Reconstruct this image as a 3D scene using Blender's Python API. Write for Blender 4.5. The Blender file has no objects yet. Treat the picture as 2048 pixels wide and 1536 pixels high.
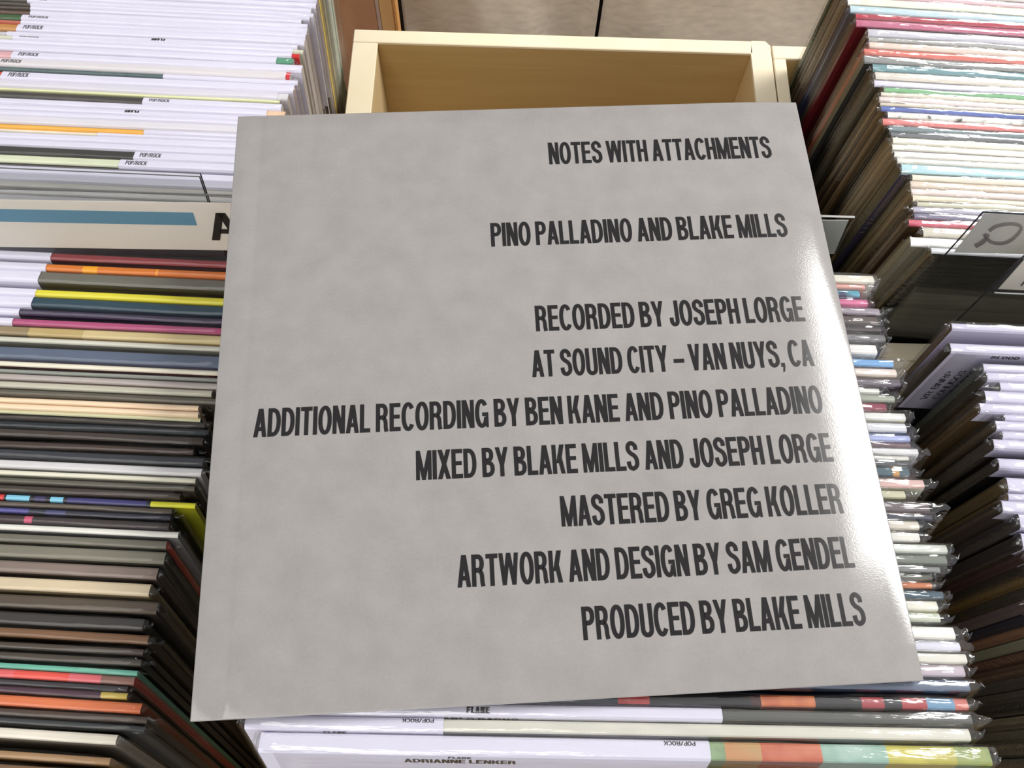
import bpy, math, random
from mathutils import Vector, Matrix
random.seed(7)
SC = bpy.context.scene
COL = SC.collection

# ------------------------------------------------------------------ camera
F = 1790.0                                   # focal length in pixels of a 2048 px wide frame
RW = ((0.999599, 0.01722, 0.022483), (0.024591, -0.921544, -0.387494), (0.014046, 0.387892, -0.921598))
CAM = Vector((0.12622784, -0.01283122, 0.40378148))
cam = bpy.data.cameras.new('camera')
cam.lens = F * 36.0 / 2048.0; cam.sensor_width = 36.0; cam.clip_start = 0.01; cam.clip_end = 50
co = bpy.data.objects.new('camera', cam); COL.objects.link(co)
M = Matrix((RW[0], [-v for v in RW[1]], [-v for v in RW[2]])).transposed().to_4x4()
M.translation = CAM
co.matrix_world = M
SC.camera = co

# ------------------------------------------------------------------ light
w = bpy.data.worlds.new('world'); SC.world = w; w.use_nodes = True
bg = w.node_tree.nodes['Background']
bg.inputs[0].default_value = (0.93, 0.95, 1.0, 1); bg.inputs[1].default_value = 0.55

def area(name, loc, target, sx, sy, power, col):
    l = bpy.data.lights.new(name, 'AREA'); l.shape = 'RECTANGLE'; l.size = sx; l.size_y = sy
    l.energy = power; l.color = col
    o = bpy.data.objects.new(name, l); COL.objects.link(o); o.location = loc
    d = Vector(target) - Vector(loc)
    o.rotation_euler = d.to_track_quat('-Z', 'Y').to_euler()
    return o
# one bright ceiling panel ahead and to the right: its mirror image is the glare on the jacket's right edge
area('panel_and_fill_light', (1.70, 0.82, 1.5), (1.70, 0.82, 0), 1.26, 0.80, 66, (1.0, 0.985, 0.96))
area('panel_and_fill_light', (-0.9, -1.5, 1.9), (0.1, 0.3, 0), 2.6, 2.0, 40, (1.0, 0.95, 0.88))  # added fill, no known source: lifts front faces, left card and curtain
SC.view_settings.view_transform = 'Standard'; SC.view_settings.look = 'None'
SC.view_settings.exposure = 0.0; SC.view_settings.gamma = 1.0
SC.view_settings.use_curve_mapping = False
SC.cycles.transparent_max_bounces = 24

# ------------------------------------------------------------------ helpers
def at(u, v, z=0.0):
    """point of the level plane z seen at pixel u, v"""
    a, b = (u - 1024) / F, (v - 768) / F
    d = Vector([RW[0][i] * a + RW[1][i] * b + RW[2][i] for i in range(3)])
    return CAM + d * ((z - CAM.z) / d.z)

def aty(u, v, y):
    a, b = (u - 1024) / F, (v - 768) / F
    d = Vector([RW[0][i] * a + RW[1][i] * b + RW[2][i] for i in range(3)])
    return CAM + d * ((y - CAM.y) / d.y)

def lin(c):
    return tuple((x / 255 / 12.92) if x / 255 <= 0.04045 else ((x / 255 + 0.055) / 1.055) ** 2.4 for x in c)

MATS = {}
def card(rgb, rough=0.55, grain=0.06, spec=0.4, key=''):
    k = (tuple(rgb), rough, grain, spec, key)
    if k in MATS: return MATS[k]
    m = bpy.data.materials.new('card'); m.use_nodes = True; nt = m.node_tree
    b = nt.nodes['Principled BSDF']
    b.inputs['Roughness'].default_value = rough
    b.inputs['Specular IOR Level'].default_value = spec
    c = lin(rgb)
    n = nt.nodes.new('ShaderNodeTexNoise'); n.inputs['Scale'].default_value = 160; n.inputs['Detail'].default_value = 5
    tc = nt.nodes.new('ShaderNodeTexCoord'); mp = nt.nodes.new('ShaderNodeMapping')
    mp.inputs['Scale'].default_value = (0.35, 1, 1)
    nt.links.new(tc.outputs['Object'], mp.inputs[0]); nt.links.new(mp.outputs[0], n.inputs['Vector'])
    r = nt.nodes.new('ShaderNodeValToRGB')
    r.color_ramp.elements[0].position = 0.3; r.color_ramp.elements[1].position = 0.7
    r.color_ramp.elements[0].color = (*[x * (1 - grain) for x in c], 1)
    r.color_ramp.elements[1].color = (*[min(1, x * (1 + grain) + 0.002) for x in c], 1)
    nt.links.new(n.outputs['Fac'], r.inputs[0]); nt.links.new(r.outputs[0], b.inputs['Base Color'])
    MATS[k] = m
    return m

def printed(cols, scale=30, key='', rough=0.5):
    """a printed cover that runs through several inks in loose blotches"""
    k = ('print', tuple(cols), scale, key)
    if k in MATS: return MATS[k]
    m = bpy.data.materials.new('printed_card'); m.use_nodes = True; nt = m.node_tree
    b = nt.nodes['Principled BSDF']; b.inputs['Roughness'].default_value = rough
    n = nt.nodes.new('ShaderNodeTexNoise'); n.inputs['Scale'].default_value = scale; n.inputs['Detail'].default_value = 3
    n.inputs['Distortion'].default_value = 0.5
    tc = nt.nodes.new('ShaderNodeTexCoord'); mp = nt.nodes.new('ShaderNodeMapping')
    mp.inputs['Location'].default_value = (len(key) * 1.7, 0.3, 0)
    nt.links.new(tc.outputs['Object'], mp.inputs[0]); nt.links.new(mp.outputs[0], n.inputs['Vector'])
    r = nt.nodes.new('ShaderNodeValToRGB'); e = r.color_ramp.elements
    for i in range(len(cols) - 2): e.new(0.5)
    for i, c in enumerate(cols):
        e[i].position = 0.32 + 0.36 * i / (len(cols) - 1); e[i].color = (*lin(c), 1)
    nt.links.new(n.outputs['Fac'], r.inputs[0]); nt.links.new(r.outputs[0], b.inputs['Base Color'])
    MATS[k] = m
    return m

def clear_film(name, rough, tint, ior, bump=0.0, base=0.02, gain=1.0):
    m = bpy.data.materials.new(name); m.use_nodes = True; nt = m.node_tree; nt.nodes.clear()
    out = nt.nodes.new('ShaderNodeOutputMaterial'); mx = nt.nodes.new('ShaderNodeMixShader')
    tr = nt.nodes.new('ShaderNodeBsdfTransparent'); tr.inputs[0].default_value = (*tint, 1)
    gl = nt.nodes.new('ShaderNodeBsdfGlossy'); gl.inputs['Roughness'].default_value = rough
    # Schlick reflectance from the facing angle, the same on both sides of the film
    fr = nt.nodes.new('ShaderNodeLayerWeight'); fr.inputs[0].default_value = 0.5
    pw = nt.nodes.new('ShaderNodeMath'); pw.operation = 'POWER'; pw.inputs[1].default_value = 5.0
    ma = nt.nodes.new('ShaderNodeMath'); ma.operation = 'MULTIPLY_ADD'
    ma.inputs[1].default_value = gain; ma.inputs[2].default_value = base; ma.use_clamp = True
    nt.links.new(fr.outputs['Facing'], pw.inputs[0]); nt.links.new(pw.outputs[0], ma.inputs[0]); nt.links.new(ma.outputs[0], mx.inputs[0])
    nt.links.new(tr.outputs[0], mx.inputs[1]); nt.links.new(gl.outputs[0], mx.inputs[2]); nt.links.new(mx.outputs[0], out.inputs[0])
    if bump:
        n = nt.nodes.new('ShaderNodeTexNoise'); n.inputs['Scale'].default_value = 330; n.inputs['Detail'].default_value = 3
        tc = nt.nodes.new('ShaderNodeTexCoord'); mp = nt.nodes.new('ShaderNodeMapping'); mp.inputs['Scale'].default_value = (0.12, 1, 1)
        bp = nt.nodes.new('ShaderNodeBump'); bp.inputs['Strength'].default_value = bump; bp.inputs['Distance'].default_value = 0.002
        nt.links.new(tc.outputs['Object'], mp.inputs[0]); nt.links.new(mp.outputs[0], n.inputs['Vector'])
        nt.links.new(n.outputs['Fac'], bp.inputs['Height'])
        nt.links.new(bp.outputs[0], gl.inputs['Normal']); nt.links.new(bp.outputs[0], fr.inputs['Normal'])
    return m
FILM = clear_film('plastic_film', 0.09, (0.985, 0.985, 0.985), 1.5, 0.45, 0.14, 0.12)
FILM_CALM = clear_film('smooth_plastic_film', 0.08, (0.985, 0.985, 0.985), 1.5, 0.12, 0.035, 0.15)
ACRYL = clear_film('clear_acrylic', 0.03, (0.94, 0.95, 0.95), 1.49, 0, 0.045, 0.8)
EDGE = card((30, 30, 36), 0.25, 0.02, 0.6)
INK = card((38, 34, 32), 0.35, 0.03, 0.5)
PAPER = card((224, 221, 237), 0.6, 0.02, 0.3)
PAPER_R = card((200, 196, 216), 0.5, 0.02, 0.4)
PAPER_W = card((238, 236, 240), 0.6, 0.02, 0.3)

def mesh_obj(name, verts, faces, mats, parent=None, fm=None, smooth=False):
    me = bpy.data.meshes.new(name); me.from_pydata([tuple(v) for v in verts], [], faces)
    for m in (mats if isinstance(mats, (list, tuple)) else [mats]): me.materials.append(m)
    if fm:
        for p, i in zip(me.polygons, fm): p.material_index = i
    if smooth:
        for p in me.polygons: p.use_smooth = True
    me.update()
    o = bpy.data.objects.new(name, me); COL.objects.link(o)
    if parent is not None: o.parent = parent
    return o

def box_data(x0, x1, y0, y1, z0, z1, r=0.0):
    """box; r > 0 chamfers every edge"""
    if r <= 0:
        v = [(x, y, z) for x in (x0, x1) for y in (y0, y1) for z in (z0, z1)]
        return v, [(0, 1, 3, 2), (4, 6, 7, 5), (0, 4, 5, 1), (2, 3, 7, 6), (0, 2, 6, 4), (1, 5, 7, 3)]
    v = []; idx = {}
    X, Y, Z = (x0, x1), (y0, y1), (z0, z1)
    for i in (0, 1):
        for j in (0, 1):
            for k in (0, 1):
                sx, sy, sz = (1 - 2 * i) * r, (1 - 2 * j) * r, (1 - 2 * k) * r
                for a, p in enumerate(((X[i], Y[j] + sy, Z[k] + sz), (X[i] + sx, Y[j], Z[k] + sz), (X[i] + sx, Y[j] + sy, Z[k]))):
                    idx[i, j, k, a] = len(v); v.append(p)
    f = []
    for s in (0, 1):
        f.append([idx[s, j, k, 0] for j, k in ((0, 0), (0, 1), (1, 1), (1, 0))])
        f.append([idx[i, s, k, 1] for i, k in ((0, 0), (0, 1), (1, 1), (1, 0))])
        f.append([idx[i, j, s, 2] for i, j in ((0, 0), (0, 1), (1, 1), (1, 0))])
    for a in (0, 1):
        for b in (0, 1):
            f.append([idx[a, b, 0, 0], idx[a, b, 1, 0], idx[a, b, 1, 1], idx[a, b, 0, 1]])
            f.append([idx[a, 0, b, 0], idx[a, 1, b, 0], idx[a, 1, b, 2], idx[a, 0, b, 2]])
            f.append([idx[0, a, b, 1], idx[1, a, b, 1], idx[1, a, b, 2], idx[0, a, b, 2]])
    for i in (0, 1):
        for j in (0, 1):
            for k in (0, 1): f.append([idx[i, j, k, 0], idx[i, j, k, 1], idx[i, j, k, 2]])
    return v, f

def box(name, x0, x1, y0, y1, z0, z1, mat, parent=None, r=0.0):
    v, f = box_data(x0, x1, y0, y1, z0, z1, r)
    o = mesh_obj(name, v, f, mat, parent)
    import bmesh
    bm = bmesh.new(); bm.from_mesh(o.data); bmesh.ops.recalc_face_normals(bm, faces=bm.faces); bm.to_mesh(o.data); bm.free()
    return o

def thing(name, label, cat, loc=(0, 0, 0), rot=(0, 0, 0), group=None):
    o = bpy.data.objects.new(name, None); COL.objects.link(o); o.empty_display_size = 0.02
    o.location = loc; o.rotation_euler = rot
    o['label'] = label; o['category'] = cat
    if group: o['group'] = group
    return o

# ------------------------------------------------------------------ lettering: condensed grotesque capitals built from strokes
def arc(cx, cy, rx, ry, a0, a1, n=12, e=1.0):
    P = []
    for i in range(n + 1):
        a = math.radians(a0 + (a1 - a0) * i / n); c, s = math.cos(a), math.sin(a)
        P.append((cx + rx * math.copysign(abs(c) ** e, c), cy + ry * math.copysign(abs(s) ** e, s)))
    return P
def catmull(p, n=5):
    q = [p[0]] + p + [p[-1]]; out = []
    for i in range(1, len(q) - 2):
        for k in range(n):
            t = k / n; a, b, c, d = q[i - 1], q[i], q[i + 1], q[i + 2]
            out.append(tuple(0.5 * (2 * b[j] + (c[j] - a[j]) * t + (2 * a[j] - 5 * b[j] + 4 * c[j] - d[j]) * t * t + (3 * b[j] - a[j] - 3 * c[j] + d[j]) * t ** 3) for j in (0, 1)))
    return out + [p[-1]]
def stroke(P, s):
    h = s / 2; polys = []; n = len(P); L = []; R = []
    closed = math.dist(P[0], P[-1]) < 1e-6
    for i in range(n):
        if closed: a, b = P[i - 1 if i > 0 else n - 2], P[(i + 1) if i < n - 1 else 1]
        else: a, b = P[max(i - 1, 0)], P[min(i + 1, n - 1)]
        dx, dy = b[0] - a[0], b[1] - a[1]; l = math.hypot(dx, dy) or 1
        L.append((P[i][0] - dy / l * h, P[i][1] + dx / l * h)); R.append((P[i][0] + dy / l * h, P[i][1] - dx / l * h))
    for i in range(n - 1): polys.append([L[i], R[i], R[i + 1], L[i + 1]])
    return polys
def rect(x0, y0, x1, y1): return [[(x0, y0), (x1, y0), (x1, y1), (x0, y1)]]
def diag(x0, y0, x1, y1, t): return [[(x0, y0), (x0 + t, y0), (x1 + t, y1), (x1, y1)]]
def glyph(ch, s=0.146):
    h = s / 2; g = []
    if ch == 'I': return s, rect(0, 0, s, 1)
    if ch == 'L': return .36, rect(0, 0, s, 1) + rect(s, 0, .36, s)
    if ch in 'EF':
        g = rect(0, 0, s, 1) + rect(s, 1 - s, .38, 1) + rect(s, .5 - h + .02, .355, .5 + h + .01)
        return .385, g + (rect(s, 0, .385, s) if ch == 'E' else [])
    if ch == 'T': return .40, rect(0, 1 - s, .40, 1) + rect(.2 - h, 0, .2 + h, 1 - s)
    if ch == 'H': return .42, rect(0, 0, s, 1) + rect(.42 - s, 0, .42, 1) + rect(s, .5 - h + .01, .42 - s, .5 + h + .01)
    if ch == 'N': return .43, rect(0, 0, s * .95, 1) + rect(.43 - s * .95, 0, .43, 1) + diag(.43 - s * 1.12, 0, 0, 1, s * 1.12)
    if ch == 'M':
        return .54, rect(0, 0, s * .9, 1) + rect(.54 - s * .9, 0, .54, 1) + diag(.27 - s * .42, 0, 0, 1, s * .95) + diag(.27 - s * .53, 0, .54 - s * .95, 1, s * .95)
    if ch == 'A': return .45, diag(0, 0, .225 - s * .55, 1, s) + diag(.45 - s, 0, .225 - s * .45, 1, s) + rect(.10, .21, .35, .21 + s * .95)
    if ch == 'V': return .44, diag(.22 - s * .5, 0, 0, 1, s) + diag(.22 - s * .5, 0, .44 - s, 1, s)
    if ch == 'W': return .66, diag(.165 - s * .42, 0, 0, 1, s * .95) + diag(.165 - s * .45, 0, .33 - s * .5, 1, s * .95) + diag(.495 - s * .5, 0, .33 - s * .45, 1, s * .95) + diag(.495 - s * .5, 0, .66 - s * .95, 1, s * .95)
    if ch == 'X': return .45, diag(0, 0, .45 - s * 1.05, 1, s * 1.05) + diag(.45 - s * 1.05, 0, 0, 1, s * 1.05)
    if ch == 'Y': return .45, diag(.225 - h, .38, 0, 1, s) + diag(.225 - h, .38, .45 - s, 1, s) + rect(.225 - h, 0, .225 + h, .4)
    if ch == 'K': return .45, rect(0, 0, s, 1) + diag(s * .9, .36, .44 - s * 1.1, 1, s * 1.1) + diag(.45 - s * 1.1, 0, .18, .62, s * 1.0)
    if ch == 'O' or ch == 'Q':
        g = stroke(arc(.235, .5, .235 - h, .515 - h, 0, 360, 28, .93), s)
        return .47, g + (stroke([(.25, .22), (.45, -.04)], s) if ch == 'Q' else [])
    if ch == 'C': return .45, stroke(arc(.235, .5, .235 - h, .515 - h, 38, 322, 22, .93), s)
    if ch == 'G': return .47, stroke(arc(.235, .5, .235 - h, .515 - h, 38, 345, 22, .93), s) + rect(.25, .40, .465, .40 + s * .9) + rect(.465 - s * .62, 0, .465, .42)
    if ch == 'D': return .445, rect(0, 0, s, 1) + stroke([(s * .9, 1 - h)] + arc(.17, .5, .275 - h, .5 - h, 90, -90, 16, .88) + [(s * .9, h)], s)
    if ch in 'PR':
        g = rect(0, 0, s, 1) + stroke([(s * .9, 1 - h)] + arc(.2, .715, .215 - h, .285 - h, 90, -90, 12, .88) + [(s * .9, .43 + h)], s)
        if ch == 'R': g += stroke(catmull([(.2, .50), (.29, .46), (.335, .34), (.345, .14), (.372, 0)]), s * .95)
        return (.41 if ch == 'P' else .445), g
    if ch == 'B': return .43, rect(0, 0, s, 1) + stroke([(s * .9, 1 - h)] + arc(.19, .745, .21 - h, .255 - h, 90, -90, 12, .88) + [(s * .9, .49 + h)], s) + stroke([(s * .9, .56 - h)] + arc(.19, .28, .24 - h, .28 - h, 90, -90, 12, .88) + [(s * .9, h)], s)
    if ch == 'J': return .36, stroke([(.36 - h, 1), (.36 - h, .6)] + arc(.18, .24, .18 - h, .255 - h, 0, -180, 12, .85) + [(h, .33)], s)
    if ch == 'U': return .43, stroke([(h, 1), (h, .6)] + arc(.215, .25, .215 - h, .265 - h, 180, 360, 14, .85) + [(.43 - h, .6), (.43 - h, 1)], s)
    if ch == 'S': return .43, stroke(catmull([(.345, .70), (.335, .84), (.215, .942), (.10, .87), (.082, .72), (.15, .60), (.28, .50), (.35, .37), (.345, .17), (.215, .06), (.10, .13), (.068, .31)], 5), s)
    if ch == ',': return s, rect(0, 0, s, s) + [[(s * .45, 0), (s, 0), (s * .7, -.17), (s * .2, -.2)]]
    if ch == '–': return .40, rect(0, .31, .40, .31 + s)
    if ch == '/': return .34, diag(0, 0, .34 - s, 1, s)
    if ch == '.': return s, rect(0, 0, s, s)
    return .17, []
def text_polys(txt, s=0.146, gap=0.032):
    x = 0; out = []
    for ch in txt:
        if ch == ' ': x += .165; continue
        wd, ps = glyph(ch, s)
        out += [[(px + x, py) for px, py in p] for p in ps]; x += wd + gap
    return x - gap, out
def text_obj(name, txt, parent, origin, ex, ey, width, height, mat=INK, s=0.146, lift=None):
    """flat lettering: origin = lower-left corner, ex / ey = unit vectors along and up"""
    W, ps = text_polys(txt, s); ex, ey, o0 = Vector(ex), Vector(ey), Vector(origin)
    n = ex.cross(ey); V = []; Fc = []
    for k, p in enumerate(ps):
        b = len(V)
        for x, y in p: V.append(o0 + ex * (x / W * width) + ey * (y * height) + n * ((k % 7) * 2e-6))
        Fc.append(list(range(b, b + len(p))))
    return mesh_obj(name, V, Fc, mat, parent)

# ------------------------------------------------------------------ the setting: table, crates, drapes
def wood(name, a, b, rough=0.45, sc=(3, 40, 40)):
    m = bpy.data.materials.new(name); m.use_nodes = True; nt = m.node_tree; bs = nt.nodes['Principled BSDF']
    bs.inputs['Roughness'].default_value = rough
    tc = nt.nodes.new('ShaderNodeTexCoord'); mp = nt.nodes.new('ShaderNodeMapping'); mp.inputs['Scale'].default_value = sc
    n = nt.nodes.new('ShaderNodeTexNoise'); n.inputs['Scale'].default_value = 2.0; n.inputs['Detail'].default_value = 8; n.inputs['Distortion'].default_value = 0.6
    r = nt.nodes.new('ShaderNodeValToRGB'); r.color_ramp.elements[0].position = 0.25; r.color_ramp.elements[1].position = 0.75
    r.color_ramp.elements[0].color = (*lin(a), 1); r.color_ramp.elements[1].color = (*lin(b), 1)
    nt.links.new(tc.outputs['Object'], mp.inputs[0]); nt.links.new(mp.outputs[0], n.inputs['Vector'])
    nt.links.new(n.outputs['Fac'], r.inputs[0]); nt.links.new(r.outputs[0], bs.inputs['Base Color'])
    return m
PLY = wood('shaded_birch_plywood', (184, 154, 100), (198, 170, 118))  # darker than the rims: the crate's inner shade is put into this colour
PLY_V = wood('birch_plywood_side', (206, 180, 132), (218, 194, 148), sc=(40, 3, 40))
RIM = wood('pale_rim', (238, 222, 188), (246, 232, 202), sc=(8, 8, 40))
BROWN = wood('brown_board', (190, 138, 104), (216, 164, 124), sc=(20, 40, 4))
TAN = wood('tan_board', (232, 182, 120), (240, 194, 134), sc=(20, 40, 4))
TABLE = wood('table_top', (120, 96, 70), (140, 112, 82))

def crate(label, x0, x1, y0, y1, rim, floor, tl, tr, tf, tb):
    c = thing('wooden_crate', label, 'crate', ((x0 + x1) / 2, (y0 + y1) / 2, floor - .010), group='pale wooden record crates')
    cx, cy, cz = c.location
    def bx(n, a0, a1, b0, b1, c0, c1, m): return box(n, a0 - cx, a1 - cx, b0 - cy, b1 - cy, c0 - cz, c1 - cz, m, c, 0.0006)
    k = .003
    bx('bottom_board', x0, x1, y0, y1, floor - .010, floor - .0002, PLY)
    bx('back_board', x0, x1, y1 - tb, y1, floor, rim - k, PLY)
    bx('front_board', x0, x1, y0, y0 + tf, floor, rim - k, PLY)
    bx('side_board', x0, x0 + tl, y0 + tf, y1 - tb, floor, rim - k, PLY_V)
    bx('side_board', x1 - tr, x1, y0 + tf, y1 - tb, floor, rim - k, PLY_V)
    e = .0008                                            # pale strips on the boards carry their lit top colour, mitred at the right rear corner
    bx('rim_strip', x0 - e, x1 + e - tr, y1 - tb - e, y1 + e, rim - k, rim, RIM)
    bx('rim_strip', x0 - e, x1 + e, y0 - e, y0 + tf + e, rim - k, rim, RIM)
    bx('rim_strip', x0 - e, x0 + tl + e, y0 + tf + e, y1 - tb - e - .0004, rim - k, rim, RIM)
    v = [(x1 - tr - e, y0 + tf + e), (x1 + e, y0 + tf + e), (x1 + e, y1 - .004), (x1 - .003, y1 + e), (x1 - tr + .0006, y1 + e), (x1 - tr + .0006, y1 - tb - e)]
    v[0] = (x1 - tr - e, y0 + tf + e); v[5] = (x1 - tr - e, y1 - tb - e)
    V = [(a - cx, b - cy, z - cz) for z in (rim - k, rim) for a, b in v]; n = len(v)
    mesh_obj('rim_strip', V, [list(range(n - 1, -1, -1)), list(range(n, 2 * n))] + [(i, (i + 1) % n, n + (i + 1) % n, n + i) for i in range(n)], RIM, c)
    return c
RIMZ = -.16; FLZ = -.386
crate('empty pale plywood crate behind the grey record jacket', 0.0015, 0.3405, .2505, .5345, RIMZ, FLZ, .0185, .0150, .012, .0115)
crate('pale plywood crate under the rear records on the right', 0.3435, 0.688, .2505, .5305, RIMZ, FLZ, .0085, .012, .012, .0115)
crate('pale plywood crate under the white-labelled records at upper left', -.344, -.0015, .2505, .5345, -.27, FLZ, .012, .006, .012, .0115)
crate('pale plywood crate under the front records on the right', 0.3435, 0.690, -.17, .2485, RIMZ, FLZ, .0085, .012, .012, .022)
crate('pale plywood crate under the dark records at lower left', -.372, -.0120, -.17, .2485, -.27, FLZ, .012, .006, .012, .012)
crate('pale plywood crate holding the records under the grey jacket', 0.0015, 0.3405, -.19, .2485, -.175, -.318, .006, .006, .012, .012)
tt = box('display_table', -.75, 1.1, -.35, .56, -.426, -.3964, TABLE, None, .001)
tt['label'] = 'brown table top carrying all the record crates'; tt['category'] = 'table'
pb = box('riser_board', 0.0025, 0.3395, -.19, .2475, -.3963, -.3285, TABLE, None, .001)
pb['label'] = 'thick board raising the middle front crate of records'; pb['category'] = 'board'

def drape(label, x0, x1, y, z0, z1, seed):
    rnd = random.Random(seed); nx, nz = 60, 30; V = []; Fc = []
    ph = [rnd.uniform(0, 6.28) for _ in range(5)]
    for j in range(nz + 1):
        for i in range(nx + 1):
            a, b = i / nx, j / nz
            d = .008 * math.sin(a * 7 + b * 9 + ph[0]) + .004 * math.sin(a * 11 - b * 16 + ph[1]) + .0012 * math.sin(a * 27 + b * 31 + ph[2])
            V.append((x0 + (x1 - x0) * a, y + d * min(1, 12 * a, 12 * (1 - a)), z0 + (z1 - z0) * b))
    n = nx + 1
    for j in range(nz):
        for i in range(nx): Fc.append((j * n + i, j * n + i + 1, (j + 1) * n + i + 1, (j + 1) * n + i))
    m = bpy.data.materials.get('canvas') or None
    if m is None:
        m = card((224, 212, 194), 0.9, 0.10, 0.1, 'canvas'); m.name = 'canvas'
    o = mesh_obj('canvas_curtain', V, Fc, m, None, smooth=True)
    s = o.modifiers.new('thickness', 'SOLIDIFY'); s.thickness = .002
    o['label'] = label; o['category'] = 'curtain'; o['group'] = 'beige canvas curtains behind the crates'
    return o
YD = at(1880, 508, -.06).y - .006
YC = .82
gx = aty(1198, 35, YC).x; lx = aty(806, 30, YC).x
drape('beige canvas curtain left of the narrow dark gap', lx, gx - .0025, YC, -1.0, -.22, 3)
drape('creased beige canvas curtain right of the narrow dark gap', gx + .0025, gx + .62, YC + .002, -1.0, -.22, 5)
fl = box('floor', -2, 2.5, -1.5, 3, -1.05, -1.0, card((150, 138, 122), .6, .1)); fl['kind'] = 'structure'
wb = box('wall_back', -2, 2.5, 2.5, 2.55, -1.0, 1.9, card((200, 196, 188), .8, .05)); wb['kind'] = 'structure'
bk = box('gap_shade_board', .05, 1.1, .88, .886, -1.0, -.23, card((22, 18, 15), .7)); bk['label'] = 'added dark board standing in for shade between the beige curtains'; bk['category'] = 'board'  # added so the curtain gap goes black, in place of real shade
# brown wooden cabinet beside the curtain
cb = thing('wooden_cabinet', 'brown wooden cabinet edge left of the beige curtain', 'cabinet', (0, .77, -1.0))
def cbx(n, u0, u1, y0, y1, m, z1=.75):
    a, b = aty(u0, 28, y0).x, aty(u1, 28, y0).x
    return box(n, a, b, y0 - .77, y1 - .77, 0, z1, m, cb, .0008)
cbx('gap_shade_panel', 640, 830, (.87), .875, card((26, 20, 16), .6))  # added dark panel stands in for the shade in the gap
cbx('side_panel', 660, 752, .765, .78, BROWN); cbx('glass_edge', 752.5, 760, .765, .775, card((205, 180, 168), .2))
cbx('door_panel', 760.5, 787, .765, .78, TAN); cbx('edge_strip', 787.5, 794, .763, .78, card((222, 160, 92), .4))

# ------------------------------------------------------------------ records
H = 0.315
def jacket(parent, L, t, segs, end_mat, top_in=0.0):
    """folded card jacket: rounded top edge, colour runs given as (x0, x1, top material, face material)"""
    r = min(t * .35, .0013)
    prof = [(-t, 0), (-t, H - r), (-t + r * .3, H - r * .3), (-t + r, H), (-r, H), (-r * .3, H - r * .3), (0, H - r), (0, 0)]
    mats = []; V = []; Fc = []; fm = []
    def mi(m):
        if m not in mats: mats.append(m)
        return mats.index(m)
    for x0, x1, mt, mf in segs:
        b = len(V); n = len(prof)
        V += [(x0, y, z) for y, z in prof] + [(x1, y, z) for y, z in prof]
        for i in range(n - 1):
            Fc.append((b + i, b + n + i, b + n + i + 1, b + i + 1)); fm.append(mi(mf if i in (0, 6) else mt))
    for x, order in ((0, 1), (L, 0)):
        b = len(V); n = len(prof); V += [(x, y, z) for y, z in prof]
        f = list(range(b, b + n)); Fc.append(f if order else f[::-1]); fm.append(mi(end_mat))
    Fc.append((0, 7, 7, 0)[:0] or (0, len(prof) - 1, len(V) - 1, len(V) - len(prof))); fm.append(0)
    return mesh_obj('jacket', V, Fc, mats, parent, fm)

def bag(parent, L, t, el, er, rnd, film):
    g = .0010; st = []
    n = 34
    xs = [-el, -el * .8, -el * .6, -el * .4, -el * .2, -.001] + [L * i / n for i in range(1, n)] + [L + .001, L + er * .2, L + er * .4, L + er * .6, L + er * .8, L + er]
    V = []; Fc = []; top = H + .0006; m = 11; rid = [rnd.uniform(-.00016, .00016) for _ in range(7)]
    ph = rnd.uniform(0, 6.28); off = rnd.uniform(.0002, .0009); skew = rnd.uniform(-.25, .25)
    cl, cr = rnd.uniform(.0, .004), rnd.uniform(.0, .004)
    for i, x in enumerate(xs):
        e = max(0, -x / el, (x - L) / er) if (x < 0 or x > L) else 0
        k = 1 - .86 * min(1, e) ** .8
        dz = -(cl if x < 0 else cr) * e * e + (rnd.uniform(-.0014, .0012) if e > 0 else 0)
        yo = (rnd.uniform(-.35, .35) * t * e) + .0003 * math.sin(x * 60 + ph)
        near = 2.2 if (x < .03 or x > L - .03) else 1.0
        yc = -t / 2 + yo; hw = (t / 2 + g) * k
        V += [(x, yc - hw, .0), (x, yc - hw, H - .006 + dz)]
        for q in range(7):
            a = q / 6; yy = -1 + 2 * a
            z = top + off + (.0005 + .05 * t) * (1 - yy * yy) * (1 + skew * yy) - .0014 * abs(yy) ** 5 + rid[q] + rnd.uniform(-.00009, .00009) * near ** 2 + dz
            z += .00035 * math.sin(x * 37 + ph + a)
            V.append((x, yc + hw * yy + rnd.uniform(-.0002, .0002) * near * (.3 if q in (0, 6) else 1), z))
        V += [(x, yc + hw, H - .006 + dz), (x, yc + hw, 0)]
    for i in range(len(xs) - 1):
        for j in range(m - 1): Fc.append((i * m + j, (i + 1) * m + j, (i + 1) * m + j + 1, i * m + j + 1))
    return mesh_obj('plastic_sleeve', V, Fc, film, parent, smooth=True)

def label_sheet(parent, x0, x1, t, drop, mat, lift=.0004):
    r = min(t * .3, .0012) ; g = lift
    prof = [(-t - g, H - drop), (-t - g, H - r), (-t + r * .3, H + g - r * .25), (-t + r, H + g), (-r, H + g), (-r * .3, H + g - r * .25), (g, H - r), (g, H - drop * .6)]
    n = len(prof); V = [(x, y, z) for x in (x0, x1) for y, z in prof]
    return mesh_obj('paper_label', V, [(i, n + i, n + i + 1, i + 1) for i in range(n - 1)], mat, parent)

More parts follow.
